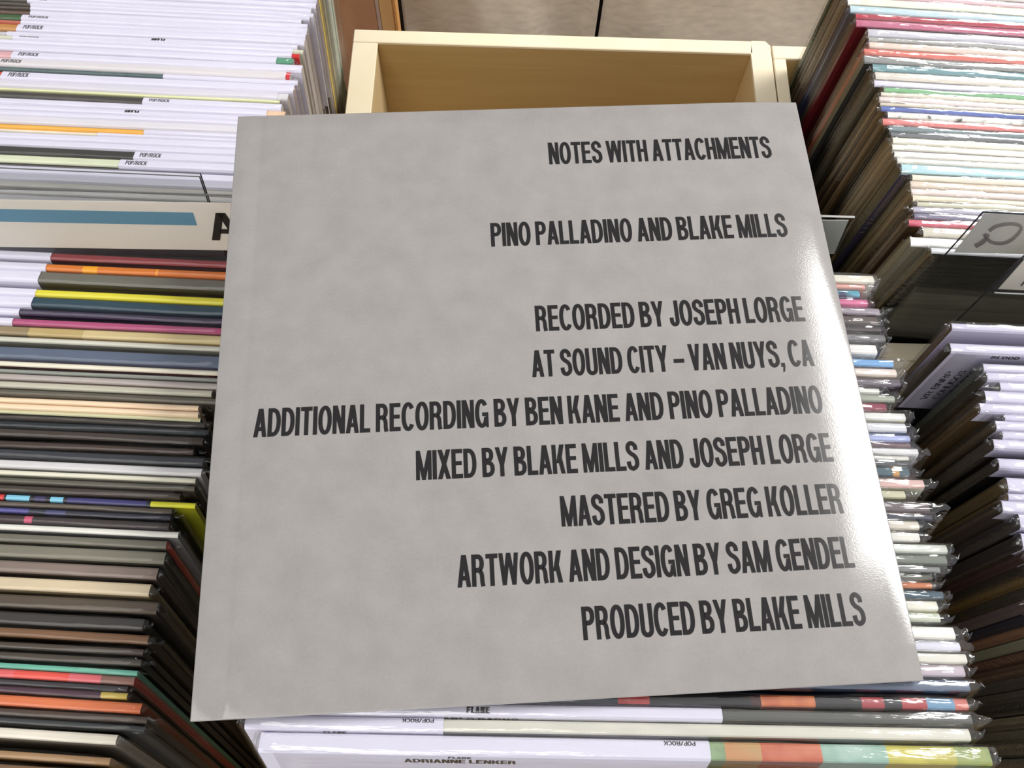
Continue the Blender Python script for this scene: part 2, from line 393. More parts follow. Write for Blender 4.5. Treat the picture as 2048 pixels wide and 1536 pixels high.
GREYFACE = card((70, 66, 60), .5)
ALL = []
def record(label, group, P, yaw, lean, t, anchor, segs, end_col, lab=None, el=.006, er=.006, texts=(), seed=0, bagged=True, L=.3125, labmat=None, drop=.075):
    """P = world point of the rear top corner at the anchored end ('l' or 'r'); segs in world x; lean > 0: top tips back"""
    rnd = random.Random(seed)
    ya, le = math.radians(yaw), math.radians(lean)
    R = Matrix.Rotation(ya, 4, 'Z') @ Matrix.Rotation(-le, 4, 'X')
    loc = Vector(P) - (R @ Vector((0 if anchor == 'l' else L, 0, H)))
    o = thing('record', label, 'record', loc, R.to_euler(), group)
    def lx(wx): return max(0, min(L, (wx - P.x) / math.cos(ya) + (0 if anchor == 'l' else L)))
    S = []; cur = 0
    for wx, mt, mf in segs:                       # (world x where the run ends or None, top, face)
        e = L if wx is None else lx(wx)
        if e > cur + 1e-5: S.append((cur, e, mt, mf)); cur = e
    if cur < L - 1e-5: S.append((cur, L, segs[-1][1], segs[-1][2]))
    jacket(o, L, t, S, end_col)
    if lab:
        a = 0 if lab[0] is None else lx(lab[0]); b = L if lab[1] is None else lx(lab[1])
        ls = label_sheet(o, a, b, t, drop, labmat or PAPER)
        for tx in texts:
            txt, wx, where, wdt, hgt, s = tx
            x = lx(wx) if wx is not None else a
            if where == 'hand':
                for q_, (line, z_) in enumerate((('VRZBNRP', .062), ('COHUGOS', .060), ('IHVEK', .050))):
                    text_obj('handwriting', line, ls, (.0125 + .0068 * q_, -t - .0005, H - z_), (0, 0, 1), (-1, 0, 0), .0056 * len(line), .0040, INK, .09)
            elif where == 'front': text_obj('lettering', txt, ls, (x, -t - .0005, H - hgt * 1.25 - .001), (1, 0, 0), (0, 0, 1), wdt, hgt, INK, s)
            elif where == 'front2': text_obj('lettering', txt, ls, (x, -t - .0005, H - hgt * 1.25 - .0042), (1, 0, 0), (0, 0, 1), wdt, hgt, INK, s)
            elif where == 'top': text_obj('lettering', txt, ls, (x, -t + .0012, H + .0005), (1, 0, 0), (0, 1, 0), wdt, max(.0012, t - .0028), INK, s)
            elif where == 'fold': text_obj('lettering', txt, ls, (x, -t + .0006, H + .0005), (1, 0, 0), (0, 1, 0), wdt, hgt, INK, s)
            elif where == 'rear': text_obj('lettering', txt, ls, (x + wdt, -.0006, H + .0005), (-1, 0, 0), (0, -1, 0), wdt, hgt, INK, s)
    if bagged: bag(o, L, t, el, er, rnd, FILM_CALM if 'left crate' in group else FILM)
    ALL.append(o)
    return o

def interp(tab, v):
    if v <= tab[0][0]: return tab[0][1]
    for (a, b), (c, d) in zip(tab, tab[1:]):
        if v <= c: return b + (d - b) * (v - a) / (c - a)
    return tab[-1][1]
ORD = ['', 'first', 'second', 'third', 'fourth', 'fifth', 'sixth', 'seventh', 'eighth', 'ninth', 'tenth', 'eleventh', 'twelfth', 'thirteenth', 'fourteenth', 'fifteenth', 'sixteenth', 'seventeenth', 'eighteenth', 'nineteenth', 'twentieth']

def row(specs, uref, ztab, yawtab, leantab, endtab, anchor, group, place, seed, frac=.78, tmax=.0078, tmin=.0022, extra=.004, fill=(.37, .68)):
    """specs from back to front: (v at uref, description, options)"""
    ys = []
    for s in specs: ys.append(at(uref, s[0], interp(ztab, s[0])))
    last = None; cnt = 0
    labels = []
    for i in range(len(specs) - 1, -1, -1):       # name them from the front, counting behind the last landmark
        v, d, o = specs[i]
        if o.get('mark'): labels.append(d + place); last = o['mark']; cnt = 0
        else:
            cnt += 1
            labels.append('%s, %s behind the %s%s' % (d, ORD[min(cnt, 20)] if cnt < 21 else 'far', last or 'nearest one', place))
    labels.reverse()
    for i, (v, d, o) in enumerate(specs):
        z = interp(ztab, v) + random.Random(seed * 1000 + i).uniform(-.0012, .0002) + o.get('dz', 0)
        ref = at(uref, v, z)
        pitch = (ys[i].y - ys[i + 1].y) if i + 1 < len(specs) else .006
        t = o.get('t') or max(tmin, min(tmax, pitch * math.cos(math.radians(interp(leantab, v))) * min(.97, fill[0] + fill[1] * o.get('f', frac))))
        yaw = interp(yawtab, v) + random.Random(seed * 77 + i).uniform(-.12, .12)
        ue = o.get('end', interp(endtab, v) + random.Random(seed * 31 + i).uniform(-5, 5))
        # the anchored end lies on the record's line through the reference point
        E = at(ue, v, z); 
        for _ in range(3):
            yy = ref.y + math.tan(math.radians(yaw)) * (E.x - ref.x)
            a, b = E.x, yy
            # pixel u of (x, yy, z) must be ue: solve x along the line
            dx = 0.0005
            def pu(x):
                y2 = ref.y + math.tan(math.radians(yaw)) * (x - ref.x); q = Vector((x, y2, z)) - CAM
                return F * Vector(RW[0]).dot(q) / Vector(RW[2]).dot(q) + 1024
            a = a + (ue - pu(a)) / ((pu(a + dx) - pu(a)) / dx); E = Vector((a, 0, z))
        P = Vector((a, ref.y + math.tan(math.radians(yaw)) * (a - ref.x), z))
        c = o['c']; fc = o.get('fc', c)  # many face colours are darkened to hold the shade between records
        rough = o.get('r', .5)
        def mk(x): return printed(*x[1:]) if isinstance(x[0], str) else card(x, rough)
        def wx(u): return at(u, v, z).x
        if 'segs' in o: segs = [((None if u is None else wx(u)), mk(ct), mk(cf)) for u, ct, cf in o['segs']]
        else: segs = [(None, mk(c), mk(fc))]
        lab = o.get('lab')
        if lab: lab = tuple(None if q is None else wx(q) for q in lab)
        tx = []
        for q in o.get('tx', ()): tx.append((q[0], wx(q[1]), q[2], q[3], q[4], q[5] if len(q) > 5 else .12))
        rr = random.Random(seed * 13 + i)
        ex = o.get('ext', rr.uniform(.6, 1.5) * extra)
        record(labels[i], group, P, yaw, interp(leantab, v), t, anchor, segs, mk(o.get('sp', fc)), lab,
               ex if anchor == 'l' else .004, ex if anchor == 'r' else .004, tx, seed * 5000 + i, o.get('bag', True), labmat=o.get('lm') or (PAPER_R if place == ', front right crate' else None), drop=o.get('drop', .075))

W_ = (232, 230, 240)
PR = ('POP/ROCK',)
def pop(u, where='top', w=.0132, h=.0020): return ('POP/ROCK', u, where, w, h, .13)
def flk(u, where='rear', w=.0094, h=.0022): return ('FLAKE', u, where, w, h, .22)
# ---- left, rear crate: nearly every jacket carries a folded lavender-white paper label
SIDE = [(150, 138, 132), (172, 160, 150), (134, 120, 116), (186, 176, 168), (160, 146, 140)]
def wl(v, mark=None, desc='record with lavender-white paper label', **k):
    d = dict(c=k.pop('c', (200, 196, 204)), lab=k.pop('lab', (-60, None))); d.update(k)
    d.setdefault('sp', SIDE[int(v) % 5])
    if mark: d['mark'] = mark
    return (v, desc, d)
G3 = [(38, 40, 26), (70, 60, 44)]
LU = [
 wl(-128, sp=(196, 204, 188), end=652, lab=None), wl(-118, sp=(150, 156, 140), end=650, lab=None), wl(-108, sp=(206, 214, 196), end=650, lab=None), wl(-98, sp=(200, 206, 186), end=648, lab=None),
 wl(-88, sp=(150, 160, 148), end=646, lab=None), wl(-78, sp=(126, 132, 118), end=645, lab=None), wl(-68, sp=(170, 166, 140), end=643, lab=None), wl(-58, sp=(120, 108, 76), end=641, lab=None), wl(-48, sp=(140, 128, 84), end=640, lab=None), wl(-39, sp=(226, 190, 60), end=638, lab=None),
 wl(-30), wl(-18, c=(90, 80, 50), lab=(42, None)), wl(-7, c=(60, 50, 40), lab=(40, None)),
 wl(3, c=(66, 60, 40), lab=(55, None), desc='dark olive record with white paper label', mark='olive one', end=628, tx=[pop(56)]),
 wl(9, c=(56, 48, 34), lab=(62, None)), wl(17, c=(60, 44, 30), lab=(62, None), end=604), wl(25, c=(84, 60, 44), lab=(62, None)),
 wl(34, c=(60, 96, 54), lab=(45, None), end=616, desc='green-cornered record with bright white label', mark='green-cornered one', f=.9, tx=[pop(60)]),
 wl(46, c=(188, 88, 66), lab=(42, None), end=612, desc='coral-red record with lavender-white label', mark='coral-red one'),
 wl(53, c=(196, 140, 74), lab=(37, None), desc='ochre record with bright label printed with genre', mark='ochre one', f=.9, tx=[pop(50), ], end=612),
 wl(69, lab=(14, None), tx=[flk(306)], end=596, f=.9, desc='record whose white label shows an inverted logo', mark='inverted logo one'),
 wl(76, c=(214, 214, 190), lab=(26, 590), tx=[pop(40)]),
 wl(85, lab=(-50, 588), c=(210, 40, 40), desc='red-ended record with lavender-white label', mark='red-ended one', end=600),
 wl(94, lab=(-50, 558), c=(90, 150, 120), end=588, desc='record with green and mint right corner', mark='mint-cornered one'),
 wl(108, c=(222, 170, 172), lab=(26, None), f=.9, tx=[pop(40)], end=606, desc='pale pink record with crisp white genre label', mark='pale pink one'),
 wl(123, c=(196, 186, 178), lab=(-60, 577), labx=1, tx=[pop(5)], lm=card((222, 216, 218), .6, .02), end=582, segs=[(560, (198, 190, 184), (198, 190, 184)), (None, (210, 50, 60), (210, 50, 60))], desc='cream-labelled record with red right tip', mark='red-tipped one'),
 wl(139, c=(74, 96, 96), lab=(330, None), end=597, desc='dark teal record with label on its right half only', mark='teal one', f=.6),
 wl(149, c=(206, 78, 60), lab=(5, None), tx=[pop(20)], f=.9, end=590),
 wl(166, c=(216, 212, 214), lab=(-60, 560), end=578, desc='record with grey-white label and dotted right corner', mark='dotted corner one', f=.9, lm=card((218, 214, 224), .6, .02)),
 wl(181, c=(226, 228, 176), lab=None, f=.5, fc=(226, 228, 176), end=560, desc='thin pale yellow record edge', mark='pale yellow one', t=.0022),
 wl(188, c=(66, 62, 58), lab=(290, None), tx=[pop(303)], end=565, desc='charcoal record with label on its right half', mark='upper charcoal one', f=.85),
 wl(202, c=(232, 196, 160), lab=(-60, 538), end=572, desc='record with white label ending at peach corner', mark='peach-cornered one', f=.9),
 wl(215, tx=[flk(252)], f=.9), wl(226), wl(236, f=.9, lm=card((224, 220, 226), .6, .02)),
 wl(253, c=(250, 182, 62), lab=(291, None), desc='bright orange-yellow record with label on right half', mark='orange-yellow one', f=.75),
 wl(263, c=(236, 228, 206), lab=(197, None), desc='thin cream record with right-hand white label', mark='thin cream one', f=.6, t=.0024),
 wl(270, f=.9), wl(284, f=.9),
 wl(297, c=(60, 58, 54), lab=(273, None), tx=[pop(285)], desc='charcoal record with bold genre label near the sign', mark='lower charcoal one', f=.9),
 wl(314, c=(222, 228, 196), fc=(98, 92, 82), lab=(243, None), tx=[pop(256)], desc='pale green-edged record with lavender label', mark='pale green one', f=.55),
 wl(336, c=(200, 206, 220), lab=(-60, None), desc='blue-white labelled record behind the clear divider sheets', mark='blue-white one', f=.9),
 wl(352, c=(150, 146, 150), lab=(-60, None), desc='grey-white labelled record seen through clear divider', mark='grey-white one', f=.9, lm=card((186, 184, 196), .6, .02)),
 wl(366, c=(170, 166, 160), lab=None, fc=(150, 146, 150), desc='stone-grey record seen through the clear divider', mark='stone-grey one', f=.9),
 wl(380, desc='off-white record under the clear divider edge', mark='off-white one', c=(196, 192, 190), lab=None), wl(393, desc='pale grey record right behind the heading card', mark='pale grey one', c=(180, 176, 180), lab=None),
]
ZL = [(0, -.075), (300, -.066), (500, -.058), (1536, -.055)]
YL = [(0, -1.5), (300, -1.2), (600, -1.4), (900, -1.2), (1200, -1.8), (1536, -2.6)]
LEL = [(0, 13), (560, 12), (1536, 11)]
EL = [(-30, 632), (3, 626), (100, 598), (200, 568), (300, 540), (400, 520), (500, 490), (780, 436), (815, 404), (850, 414), (900, 402), (935, 406), (990, 380), (1025, 345), (1060, 357), (1100, 332), (1150, 306), (1200, 300), (1245, 290), (1300, 284), (1375, 258), (1410, 285), (1463, 238), (1536, 222)]
for s in LU:
    s[2].pop('labx', None)
row(LU, 150, ZL, YL, LEL, EL, 'r', 'records in the rear left crate', ', rear left crate', 11, extra=.0045)

# ---- left, front crate
def pl(v, desc, mark, c, **k):
    d = dict(c=c, mark=mark); d.update(k); return (v, desc, d)
LL = [
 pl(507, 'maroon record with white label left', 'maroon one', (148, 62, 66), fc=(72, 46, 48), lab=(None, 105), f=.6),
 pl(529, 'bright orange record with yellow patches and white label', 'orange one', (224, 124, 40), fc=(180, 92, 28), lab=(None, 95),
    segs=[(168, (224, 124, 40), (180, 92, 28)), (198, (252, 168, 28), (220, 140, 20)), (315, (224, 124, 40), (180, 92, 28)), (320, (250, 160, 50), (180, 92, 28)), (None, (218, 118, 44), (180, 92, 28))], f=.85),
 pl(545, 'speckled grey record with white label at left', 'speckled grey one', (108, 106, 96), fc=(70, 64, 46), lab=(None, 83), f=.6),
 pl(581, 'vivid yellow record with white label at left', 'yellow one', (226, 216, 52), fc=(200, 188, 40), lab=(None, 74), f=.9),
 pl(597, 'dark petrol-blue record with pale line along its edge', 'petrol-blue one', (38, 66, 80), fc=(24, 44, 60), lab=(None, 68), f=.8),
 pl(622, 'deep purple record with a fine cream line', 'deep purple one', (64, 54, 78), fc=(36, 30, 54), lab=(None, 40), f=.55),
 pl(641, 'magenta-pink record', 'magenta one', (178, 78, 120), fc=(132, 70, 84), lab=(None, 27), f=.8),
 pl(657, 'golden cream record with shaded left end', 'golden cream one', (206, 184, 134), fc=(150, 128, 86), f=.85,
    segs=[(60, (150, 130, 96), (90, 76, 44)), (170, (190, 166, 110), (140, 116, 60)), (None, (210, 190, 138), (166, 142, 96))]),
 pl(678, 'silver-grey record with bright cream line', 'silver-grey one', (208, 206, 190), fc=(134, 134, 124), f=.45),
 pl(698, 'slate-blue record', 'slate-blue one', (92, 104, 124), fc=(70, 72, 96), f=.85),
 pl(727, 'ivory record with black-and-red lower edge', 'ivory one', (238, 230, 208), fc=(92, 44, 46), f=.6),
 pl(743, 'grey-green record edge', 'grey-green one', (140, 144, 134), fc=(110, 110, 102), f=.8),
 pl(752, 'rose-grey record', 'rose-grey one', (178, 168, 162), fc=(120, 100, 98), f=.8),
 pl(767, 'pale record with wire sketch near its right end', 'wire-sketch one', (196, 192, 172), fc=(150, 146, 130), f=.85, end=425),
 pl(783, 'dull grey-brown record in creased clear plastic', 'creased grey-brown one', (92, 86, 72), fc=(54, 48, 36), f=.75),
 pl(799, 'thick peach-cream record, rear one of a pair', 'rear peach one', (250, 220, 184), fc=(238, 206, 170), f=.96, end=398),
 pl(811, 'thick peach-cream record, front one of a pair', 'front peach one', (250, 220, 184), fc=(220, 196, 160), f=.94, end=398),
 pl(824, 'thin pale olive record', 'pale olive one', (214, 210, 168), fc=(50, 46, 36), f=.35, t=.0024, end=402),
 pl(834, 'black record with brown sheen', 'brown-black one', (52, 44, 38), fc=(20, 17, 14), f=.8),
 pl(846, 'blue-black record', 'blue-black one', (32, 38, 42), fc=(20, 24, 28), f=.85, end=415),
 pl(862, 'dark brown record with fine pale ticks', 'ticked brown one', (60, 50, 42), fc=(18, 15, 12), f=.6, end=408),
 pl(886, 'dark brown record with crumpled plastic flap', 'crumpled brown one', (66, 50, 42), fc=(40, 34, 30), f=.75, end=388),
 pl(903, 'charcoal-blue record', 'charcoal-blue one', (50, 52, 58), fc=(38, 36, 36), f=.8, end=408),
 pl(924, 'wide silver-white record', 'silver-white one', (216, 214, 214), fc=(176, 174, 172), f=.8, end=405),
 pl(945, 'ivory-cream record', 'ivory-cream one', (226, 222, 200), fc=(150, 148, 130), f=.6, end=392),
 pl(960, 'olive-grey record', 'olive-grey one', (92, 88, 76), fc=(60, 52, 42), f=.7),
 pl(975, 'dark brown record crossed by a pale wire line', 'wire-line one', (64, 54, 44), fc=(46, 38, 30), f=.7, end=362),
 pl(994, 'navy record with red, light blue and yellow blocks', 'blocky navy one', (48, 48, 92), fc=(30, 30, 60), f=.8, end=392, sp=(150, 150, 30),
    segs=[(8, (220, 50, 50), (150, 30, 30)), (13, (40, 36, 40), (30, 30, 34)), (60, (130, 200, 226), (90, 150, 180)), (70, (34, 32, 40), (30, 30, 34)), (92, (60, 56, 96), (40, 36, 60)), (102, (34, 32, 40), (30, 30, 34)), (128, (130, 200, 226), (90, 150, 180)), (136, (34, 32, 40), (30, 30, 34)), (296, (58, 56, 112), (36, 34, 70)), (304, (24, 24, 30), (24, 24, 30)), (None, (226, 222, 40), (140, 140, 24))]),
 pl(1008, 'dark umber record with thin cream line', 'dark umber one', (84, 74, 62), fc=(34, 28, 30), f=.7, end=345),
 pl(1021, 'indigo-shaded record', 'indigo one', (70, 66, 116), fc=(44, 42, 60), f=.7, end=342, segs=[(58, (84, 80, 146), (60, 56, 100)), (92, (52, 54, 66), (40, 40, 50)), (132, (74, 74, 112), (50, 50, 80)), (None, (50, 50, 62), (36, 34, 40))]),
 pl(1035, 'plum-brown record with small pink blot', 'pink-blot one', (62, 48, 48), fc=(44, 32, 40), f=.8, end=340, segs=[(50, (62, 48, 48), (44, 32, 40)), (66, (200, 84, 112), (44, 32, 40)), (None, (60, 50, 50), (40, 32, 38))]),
 pl(1053, 'white-edged steel-grey record', 'white-edged steel one', (230, 228, 218), fc=(116, 118, 120), f=.6, end=358),  # white top colour is the plastic's sheen painted in
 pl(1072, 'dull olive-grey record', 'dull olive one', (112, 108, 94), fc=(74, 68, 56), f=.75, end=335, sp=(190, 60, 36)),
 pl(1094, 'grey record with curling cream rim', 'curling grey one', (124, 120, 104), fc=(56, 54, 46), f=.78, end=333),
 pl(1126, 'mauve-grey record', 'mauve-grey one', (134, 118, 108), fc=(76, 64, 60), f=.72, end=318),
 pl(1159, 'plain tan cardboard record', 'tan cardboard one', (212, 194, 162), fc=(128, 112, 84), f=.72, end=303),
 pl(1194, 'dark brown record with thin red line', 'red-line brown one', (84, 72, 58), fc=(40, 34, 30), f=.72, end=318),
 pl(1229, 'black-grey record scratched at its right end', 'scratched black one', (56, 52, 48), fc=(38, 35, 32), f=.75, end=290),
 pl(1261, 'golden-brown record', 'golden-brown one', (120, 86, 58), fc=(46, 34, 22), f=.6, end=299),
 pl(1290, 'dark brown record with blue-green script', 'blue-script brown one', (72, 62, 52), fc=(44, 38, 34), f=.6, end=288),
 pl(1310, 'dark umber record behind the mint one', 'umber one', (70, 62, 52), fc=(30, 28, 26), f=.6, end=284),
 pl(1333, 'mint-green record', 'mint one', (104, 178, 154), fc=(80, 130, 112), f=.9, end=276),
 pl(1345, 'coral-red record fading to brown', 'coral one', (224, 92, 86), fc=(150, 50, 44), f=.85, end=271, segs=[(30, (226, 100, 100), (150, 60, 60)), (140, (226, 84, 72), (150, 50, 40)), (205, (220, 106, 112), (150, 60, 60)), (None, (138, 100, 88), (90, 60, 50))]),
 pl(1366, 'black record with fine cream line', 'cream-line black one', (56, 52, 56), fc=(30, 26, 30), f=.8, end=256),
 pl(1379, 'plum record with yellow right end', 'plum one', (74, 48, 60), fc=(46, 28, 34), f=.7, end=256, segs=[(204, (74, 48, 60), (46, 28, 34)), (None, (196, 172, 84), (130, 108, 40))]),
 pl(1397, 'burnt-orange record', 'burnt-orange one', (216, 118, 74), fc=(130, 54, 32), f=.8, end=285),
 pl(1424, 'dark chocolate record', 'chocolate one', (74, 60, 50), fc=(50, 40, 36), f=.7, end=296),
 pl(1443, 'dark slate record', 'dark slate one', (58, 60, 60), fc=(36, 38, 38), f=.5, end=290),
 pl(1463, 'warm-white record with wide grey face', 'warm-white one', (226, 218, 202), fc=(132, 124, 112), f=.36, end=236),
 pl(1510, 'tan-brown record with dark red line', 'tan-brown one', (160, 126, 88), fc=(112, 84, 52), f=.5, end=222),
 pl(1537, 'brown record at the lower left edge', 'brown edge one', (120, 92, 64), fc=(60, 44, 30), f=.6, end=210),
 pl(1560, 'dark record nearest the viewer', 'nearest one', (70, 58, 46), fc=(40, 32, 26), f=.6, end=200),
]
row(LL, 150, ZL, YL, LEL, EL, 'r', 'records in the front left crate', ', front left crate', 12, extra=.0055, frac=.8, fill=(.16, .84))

# ---- middle, front crate: the row that carries the grey jacket (v read at the right ends)
ZM = [(0, -.0075), (1536, -.0075)]
LEM = [(0, 17), (1536, 17)]
YM = [(500, -.6), (900, -.3), (1536, .0)]
EM = [(553, 1740), (700, 1752), (860, 1800), (1000, 1815), (1100, 1850), (1250, 1880), (1400, 1925), (1536, 1975)]
WH = (228, 226, 224); CR = (224, 220, 204)
MM = [
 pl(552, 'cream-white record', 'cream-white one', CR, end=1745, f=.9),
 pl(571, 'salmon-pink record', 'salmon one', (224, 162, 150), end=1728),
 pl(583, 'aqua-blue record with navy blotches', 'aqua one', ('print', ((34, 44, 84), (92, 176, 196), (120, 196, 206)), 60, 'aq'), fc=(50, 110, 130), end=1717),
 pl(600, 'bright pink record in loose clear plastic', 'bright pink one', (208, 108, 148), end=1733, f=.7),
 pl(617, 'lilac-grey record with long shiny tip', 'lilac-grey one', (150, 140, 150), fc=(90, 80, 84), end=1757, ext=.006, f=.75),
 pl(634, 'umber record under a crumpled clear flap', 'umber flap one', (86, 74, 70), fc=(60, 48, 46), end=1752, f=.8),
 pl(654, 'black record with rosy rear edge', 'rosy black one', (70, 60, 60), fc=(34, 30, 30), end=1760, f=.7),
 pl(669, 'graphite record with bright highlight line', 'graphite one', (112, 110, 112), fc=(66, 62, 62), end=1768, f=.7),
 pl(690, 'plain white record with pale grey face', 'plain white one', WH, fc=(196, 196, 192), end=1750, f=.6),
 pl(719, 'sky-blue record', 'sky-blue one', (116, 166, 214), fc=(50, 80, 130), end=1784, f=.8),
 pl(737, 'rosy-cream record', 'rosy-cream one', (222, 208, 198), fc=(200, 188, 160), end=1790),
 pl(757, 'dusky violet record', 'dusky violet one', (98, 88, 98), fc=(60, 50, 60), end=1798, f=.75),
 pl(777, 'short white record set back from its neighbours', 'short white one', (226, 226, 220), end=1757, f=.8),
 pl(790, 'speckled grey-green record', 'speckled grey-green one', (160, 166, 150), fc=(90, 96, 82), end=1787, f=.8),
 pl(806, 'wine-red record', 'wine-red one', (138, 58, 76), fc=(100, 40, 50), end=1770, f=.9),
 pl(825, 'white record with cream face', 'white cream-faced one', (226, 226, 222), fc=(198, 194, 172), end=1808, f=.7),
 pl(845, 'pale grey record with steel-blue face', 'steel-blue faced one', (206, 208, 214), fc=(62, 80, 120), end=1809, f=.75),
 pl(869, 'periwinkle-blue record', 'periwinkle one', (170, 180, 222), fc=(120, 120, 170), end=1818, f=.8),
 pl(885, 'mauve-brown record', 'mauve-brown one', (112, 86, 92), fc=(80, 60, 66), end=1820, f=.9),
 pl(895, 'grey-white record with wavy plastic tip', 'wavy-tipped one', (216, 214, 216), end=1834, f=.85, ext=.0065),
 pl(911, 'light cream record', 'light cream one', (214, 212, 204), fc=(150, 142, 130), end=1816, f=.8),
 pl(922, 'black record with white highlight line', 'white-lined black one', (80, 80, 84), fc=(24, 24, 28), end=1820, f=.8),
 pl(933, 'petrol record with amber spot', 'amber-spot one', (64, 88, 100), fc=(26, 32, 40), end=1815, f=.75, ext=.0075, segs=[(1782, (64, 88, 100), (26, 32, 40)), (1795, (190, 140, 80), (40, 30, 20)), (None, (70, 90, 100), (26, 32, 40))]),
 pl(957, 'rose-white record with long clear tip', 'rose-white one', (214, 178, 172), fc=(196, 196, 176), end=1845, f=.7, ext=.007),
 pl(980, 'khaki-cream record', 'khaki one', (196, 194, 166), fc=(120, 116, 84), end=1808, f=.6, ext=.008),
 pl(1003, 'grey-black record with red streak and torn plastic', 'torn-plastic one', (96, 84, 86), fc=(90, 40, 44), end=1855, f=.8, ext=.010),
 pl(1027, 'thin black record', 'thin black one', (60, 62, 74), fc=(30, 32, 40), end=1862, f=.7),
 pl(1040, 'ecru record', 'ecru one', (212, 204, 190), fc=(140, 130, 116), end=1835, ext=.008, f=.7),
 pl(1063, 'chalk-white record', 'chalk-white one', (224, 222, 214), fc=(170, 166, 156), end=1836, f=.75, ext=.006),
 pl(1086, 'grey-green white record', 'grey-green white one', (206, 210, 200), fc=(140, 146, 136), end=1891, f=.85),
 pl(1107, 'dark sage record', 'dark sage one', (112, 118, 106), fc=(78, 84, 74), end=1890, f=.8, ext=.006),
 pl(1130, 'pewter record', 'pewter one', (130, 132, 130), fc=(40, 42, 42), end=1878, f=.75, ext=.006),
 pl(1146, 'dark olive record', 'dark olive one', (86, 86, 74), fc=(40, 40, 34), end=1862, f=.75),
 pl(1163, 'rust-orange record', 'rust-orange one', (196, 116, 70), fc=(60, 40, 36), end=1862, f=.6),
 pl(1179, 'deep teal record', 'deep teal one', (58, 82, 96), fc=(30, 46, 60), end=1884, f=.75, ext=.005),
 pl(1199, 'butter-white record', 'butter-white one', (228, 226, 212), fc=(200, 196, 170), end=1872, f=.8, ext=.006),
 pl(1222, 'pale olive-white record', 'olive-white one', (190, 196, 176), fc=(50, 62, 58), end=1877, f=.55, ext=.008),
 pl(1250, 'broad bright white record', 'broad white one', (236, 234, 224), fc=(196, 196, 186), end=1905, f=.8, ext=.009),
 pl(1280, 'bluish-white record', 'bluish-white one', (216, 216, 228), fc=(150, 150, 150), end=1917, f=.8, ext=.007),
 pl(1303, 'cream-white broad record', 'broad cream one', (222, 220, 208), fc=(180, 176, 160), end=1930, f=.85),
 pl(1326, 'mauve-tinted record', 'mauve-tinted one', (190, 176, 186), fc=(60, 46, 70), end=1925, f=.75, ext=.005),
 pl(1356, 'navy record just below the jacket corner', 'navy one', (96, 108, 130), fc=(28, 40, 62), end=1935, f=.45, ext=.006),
 pl(1393, 'black record patched with orange, red and blue', 'patched black one', (40, 36, 36), fc=(24, 22, 22), end=1932, ext=.006, f=.7,
    segs=[(1235, (36, 40, 48), (20, 22, 26)), (1255, (180, 60, 50), (60, 24, 20)), (1298, (190, 76, 70), (90, 34, 30)), (1500, (38, 36, 34), (22, 22, 22)), (1520, (70, 40, 34), (40, 26, 22)), (1628, ('print', ((170, 70, 50), (206, 120, 66), (186, 90, 56)), 60, 'fire'), (130, 54, 36)), (1720, (40, 36, 34), (24, 22, 22)), (1765, (160, 62, 66), (90, 30, 34)), (1800, (40, 38, 40), (26, 24, 24)), (1850, (170, 66, 66), (100, 36, 36)), (1905, (110, 150, 180), (60, 90, 120)), (None, (200, 110, 100), (120, 60, 50))]),
 pl(1423, 'charcoal record with long white label showing a small black logo', 'logo-labelled one', (84, 84, 78), fc=(40, 40, 38), sp=(92, 84, 56), end=1940, ext=.008, f=.72, lab=(None, 1443),
    tx=[('FLAKE', 933, 'fold', .0100, .0028, .2), ('ARLO PARKS', 885, 'front', .0330, .0045, .145)]),
 pl(1453, 'ivory record with short lavender label', 'ivory labelled one', (214, 212, 198), fc=(128, 128, 124), sp=(92, 84, 56), end=1936, ext=.0065, f=.6, lab=(None, 887),
    tx=[('POP/ROCK', 804, 'rear', .0136, .0016, .12), ('FLAKE', 647, 'front', .0098, .0024, .2)]),
 pl(1489, 'watercolour record with broad white label', 'watercolour one', (150, 130, 80), fc=(110, 90, 60), sp=(92, 84, 56), end=1975, ext=.0045, t=.0078, lab=(None, 1418),
    segs=[(1448, ('print', ((110, 130, 100), (150, 176, 130), (90, 110, 80)), 40, 'w1'), (90, 100, 70)), (1520, ('print', ((150, 160, 110), (196, 140, 90), (186, 150, 96)), 36, 'w2a'), (120, 90, 56)),
          (1640, ('print', ((206, 120, 84), (190, 92, 60), (196, 150, 100)), 34, 'w3bc'), (116, 50, 34)), (1770, ('print', ((176, 200, 190), (140, 176, 160), (196, 206, 180)), 34, 'w4'), (110, 130, 120)),
          (1905, ('print', ((196, 180, 50), (176, 170, 70), (208, 196, 80)), 40, 'w5abc'), (150, 130, 30)), (None, ('print', ((120, 150, 96), (150, 160, 80), (100, 130, 90)), 40, 'w6'), (80, 100, 50))],
    tx=[('POP/ROCK', 1327, 'rear', .0136, .0018, .12), ('FLAKE', 897, 'front', .0098, .0024, .16), ('ADRIANNE LENKER', 808, 'front2', .0480, .0046, .145)]),
]
row(MM, 1800, ZM, YM, LEM, EM, 'r', 'records in the middle front crate', ', middle row', 13, extra=.005, frac=.75)

